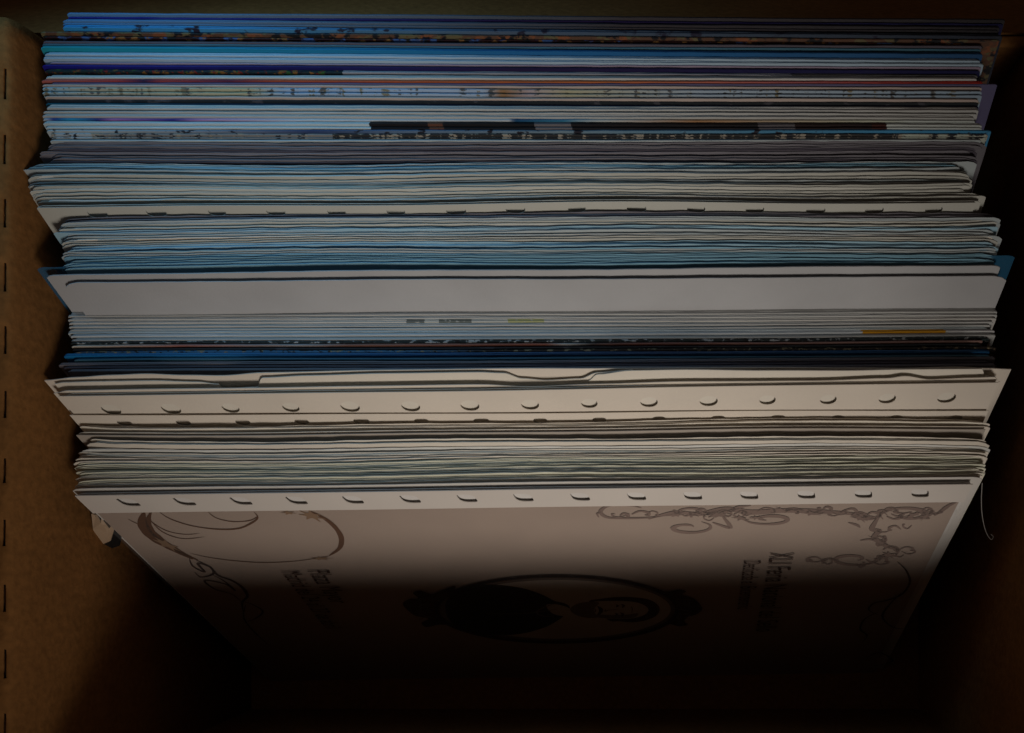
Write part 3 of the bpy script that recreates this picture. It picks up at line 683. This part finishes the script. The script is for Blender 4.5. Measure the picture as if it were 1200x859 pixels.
rq = random.Random(4)
spine = cat([(735, 605), (790, 601), (840, 603), (880, 602), (930, 599), (980, 600), (1022, 606), (1060, 598), (1090, 603), (1030, 632), (1050, 650), (1000, 658), (960, 655)], False, 7)
for x, y in spine:
    if rq.random() < .85:
        w_ = rq.uniform(8, 20) * rq.choice((-1, 1)); h_ = rq.uniform(1.5, 4.5) * rq.choice((-1, 1)); x += rq.uniform(-10, 10); y += rq.uniform(-3, 3)
        sc.append(([(x, y), (x + w_ * .5, y + h_), (x + w_, y + h_ * .6), (x + w_ * 1.05, y - h_ * .2), (x + w_ * .8, y - h_ * .1)], rq.uniform(.9, 2.2)))
strokes('scroll_print', sc, 'mauve')
blob('acanthus_print', None, 'mauve', True, [leafb(842, 603, 16, 3.6, .1), leafb(868, 607, 12, 3.2, .2), leafb(790, 603, 12, 2.6, 0), leafb(952, 601, 18, 2.6, .05), leafb(1008, 607, 12, 3.8, .3), leafb(1070, 603, 13, 3.2, -.3), leafb(1084, 605, 9, 3, -.6), leafb(1042, 650, 11, 4.6, .2), leafb(1030, 634, 14, 3, .4), leafb(886, 606, 9, 2.6, 0), leafb(915, 596, 7, 1.6, .3)])
strokes('vine_print', [
 ([(1052, 658), (1062, 668), (1066, 682), (1056, 696), (1038, 703), (1024, 706), (1018, 714), (1030, 720)], 2.4),
 ([(1056, 694), (1042, 708), (1034, 722), (1046, 734), (1060, 736)], 2.2),
 ([(1030, 716), (1014, 724), (1008, 736), (1016, 744), (1010, 752)], 2.0),
 ([(1012, 772), (1030, 764), (1046, 774), (1024, 780)], 2.0)], 'dark')
# portrait medallion (lying on its side: the head points right)
def ell(cx, cy, rx, ry, n=40, a0=0, a1=2 * math.pi): return [(cx + rx * math.cos(a0 + (a1 - a0) * i / n), cy + ry * math.sin(a0 + (a1 - a0) * i / n)) for i in range(n + (0 if a1 - a0 > 6.2 else 1))]
CX, CY = 653, 713
blob('oval_frame', ell(CX, CY, 146, 40.5, 32), 'dark')
blob('frame_ornament', None, 'dark', True, [
    [(472, 707), (480, 701), (490, 700), (484, 694), (492, 691), (506, 695), (520, 690), (534, 686), (528, 700), (524, 712), (530, 730), (514, 731), (500, 734), (494, 729), (502, 724), (488, 721), (480, 716)],
    [(776, 694), (786, 692), (796, 690), (804, 692), (800, 696), (812, 700), (820, 707), (823, 713), (816, 719), (806, 722), (802, 727), (806, 731), (796, 733), (784, 730), (774, 728), (786, 714)]])
ROR = random.Random(12)
orn = []
for k in range(26):        # chased relief along the frame
    th = 2 * math.pi * k / 26; x, y = CX + 143 * math.cos(th), CY + 39.2 * math.sin(th)
    orn.append(([(x - 5, y - .6), (x, y + ROR.uniform(-1, 1)), (x + 5, y + .6)], 1.0))
for sx_, xx in ((-1, 500), (1, 800)):
    for k in range(7):
        y = 702 + k * 3.6; orn.append(([(xx - 9 * sx_, y), (xx, y + ROR.uniform(-2.5, 2.5)), (xx + 8 * sx_, y + ROR.uniform(-2, 2)), (xx + 6 * sx_, y + 2)], 1.1))
blob('oval_border', ell(CX, CY, 138, 37, 32), 'shade')
strokes('frame_relief', orn, 'shade')
blob('medallion_ground', ell(CX + 1, CY, 132, 34.5, 32), 'face')
blob('coat', [(522, 713), (525, 700), (540, 689), (565, 684), (592, 685), (616, 689), (636, 696), (650, 703), (662, 706), (668, 711), (664, 718), (652, 727), (636, 735), (608, 742), (575, 743), (545, 737), (528, 727)], 'black')
blob('shirt', [(640, 708), (652, 707), (666, 711), (670, 716), (664, 721), (648, 718)], 'face')
blob('hair', [(690, 705), (704, 700.5), (724, 698.5), (746, 699), (762, 702), (771, 708), (773, 714), (768, 721), (756, 726), (742, 728), (726, 727), (712, 725)], 'dark')
blob('head', [(672, 712), (682, 706), (700, 703.5), (722, 703), (742, 704), (755, 708), (760, 714), (754, 720), (740, 723.5), (720, 724), (698, 723), (682, 720)], 'face')
blob('beard', [(668, 713), (676, 706.5), (690, 704), (702, 705), (698, 710), (696, 714), (698, 718), (702, 722), (690, 723), (676, 720)], 'shade')
blob('moustache', [(700, 709), (705, 711), (707, 714), (705, 717.5), (700, 719.5), (702, 714)], 'dark')
blob('cheek_shadow', [(700, 719), (716, 719.5), (734, 719), (748, 717.5), (742, 722.5), (720, 723.6), (702, 722.4)], 'shade')
strokes('face_lines', [([(728, 706.5), (731, 708.5), (729, 711)], 2.4), ([(727, 716.5), (730, 718.5), (728, 721)], 2.4), ([(722, 707.2), (724, 708.6), (722, 710.2)], 2.2), ([(721, 717), (723, 718.6), (721, 720)], 2.2),
                       ([(724, 713), (714, 713.6), (709, 715.2), (710, 712.4)], 1.3), ([(697, 712), (698, 714), (697, 716.5)], 1.2), ([(740, 709), (741, 713), (740, 717)], .8)], 'dark')
strokes('coat_lines', [([(655, 712), (630, 716), (600, 718), (565, 717)], 1.4), ([(650, 706), (636, 711), (628, 716)], 1.6), ([(650, 722), (634, 720), (628, 716)], 1.6)], 'shade')
strokes('oval_line', [(ell(CX, CY, 141.5, 39, 40, 0, 6.25), 1.4)], 'black', taper=False)

def text(body, X, Y, size, sx, ink, track=1.0):
    cu = bpy.data.curves.new('lettering', 'FONT'); cu.body = body; cu.size = size; cu.space_character = track * 1.06
    to = bpy.data.objects.new('tmp', cu); COL.objects.link(to)
    dg = bpy.context.evaluated_depsgraph_get(); me0 = bpy.data.meshes.new_from_object(to.evaluated_get(dg))
    HP[0] += .000012
    u0, v0 = FJ.uv(X, Y, 0); vs = []
    for v in me0.vertices:     # letters run down the sheet, their tops to the right
        vs.append(onp(u0 + v.co.y, v0 + v.co.x * sx, HP[0]))
    fs = [tuple(p.vertices) for p in me0.polygons]
    bpy.data.objects.remove(to); bpy.data.curves.remove(cu)
    o = mk('lettering', vs, fs, INK[ink], shp, origin=FJ.at(FJ.W / 2, .1, 0)); return o
text('XLI Feria Nacional del Sello', 903, 647, .0135, .50, 'dark')
text('Dedicada al Bicentenario', 872, 656, .0098, .46, 'dark')
text('Plaza Mayor', 360, 667, .0125, .5, 'dark')
text('Madrid del 24 al 27 de abril', 329, 668, .0110, .46, 'dark')

# ---------------- small things beside the stack
wm = mat('torn_tag_paper', (.42, .30, .20), .7, .1, rnd=0)
def at(X, Y, d): return P(X, Y, d)
tg = empty('torn_tag', at(122, 640, 398)); setp(tg, 'small torn beige paper tag wedged between the front pocket and left box wall', 'tag')
def tag_mesh(name, pts, dd, m, th=.0006):
    top = [at(x, y, d) for x, y, d in pts]; bot = [p + Vector((.0002, .0003, -th)) for p in top]; n = len(top)
    fs = [tuple(range(n)), tuple(range(n, 2 * n))[::-1]] + [(i, (i + 1) % n, n + (i + 1) % n, n + i) for i in range(n)]
    return mk(name, top + bot, fs, m, tg, origin=at(122, 640, 398))
tag_mesh('paper', [(107, 602, 372), (112, 604, 373), (118, 614, 376), (119, 606, 374), (131, 614, 378), (134, 618, 380), (129, 634, 386), (118, 639, 388), (112, 633, 386), (109, 620, 380)], 0, wm)
tag_mesh('dark_band', [(129, 634, 386.5), (134.5, 618, 380.5), (142, 626, 384), (139, 640, 392), (128, 644, 394), (119, 640, 389)], 0, mat('tag_black', (.01, .01, .01), .5, rnd=0))
tag_mesh('printed_mark', [(121, 610, 373.5), (123, 608, 373.5), (130, 616, 376.5), (128, 619, 377)], 0, mat('tag_print', (.03, .02, .01), .6, rnd=0), .0002)

def tube(name, pts, r, m, parent=None):
    cu = bpy.data.curves.new(name, 'CURVE'); cu.dimensions = '3D'; sp = cu.splines.new('POLY')
    pp = cat([tuple(p) for p in pts]); sp.points.add(len(pp) - 1)
    for q, p in zip(sp.points, pp): q.co = (*p, 1)
    cu.bevel_depth = r; cu.bevel_resolution = 2; cu.materials.append(m)
    o = bpy.data.objects.new('tmpc', cu); COL.objects.link(o)
    me = bpy.data.meshes.new_from_object(o.evaluated_get(bpy.context.evaluated_depsgraph_get())); bpy.data.objects.remove(o)
    org = Vector(pp[-1])
    for v in me.vertices: v.co -= org
    o = bpy.data.objects.new(name, me); COL.objects.link(o); o.location = org
    return o
th = tube('thread', [at(1151, 566, 357), at(1150, 585, 362), at(1151, 604, 368), at(1155, 622, 374), at(1161, 632, 377), at(1164, 629, 376), at(1161, 626, 375)], .00015, mat('thread_white', (.30, .28, .26), .6, rnd=0))
setp(th, 'thin pale thread hanging beside the right edge of the front pocket', 'thread')
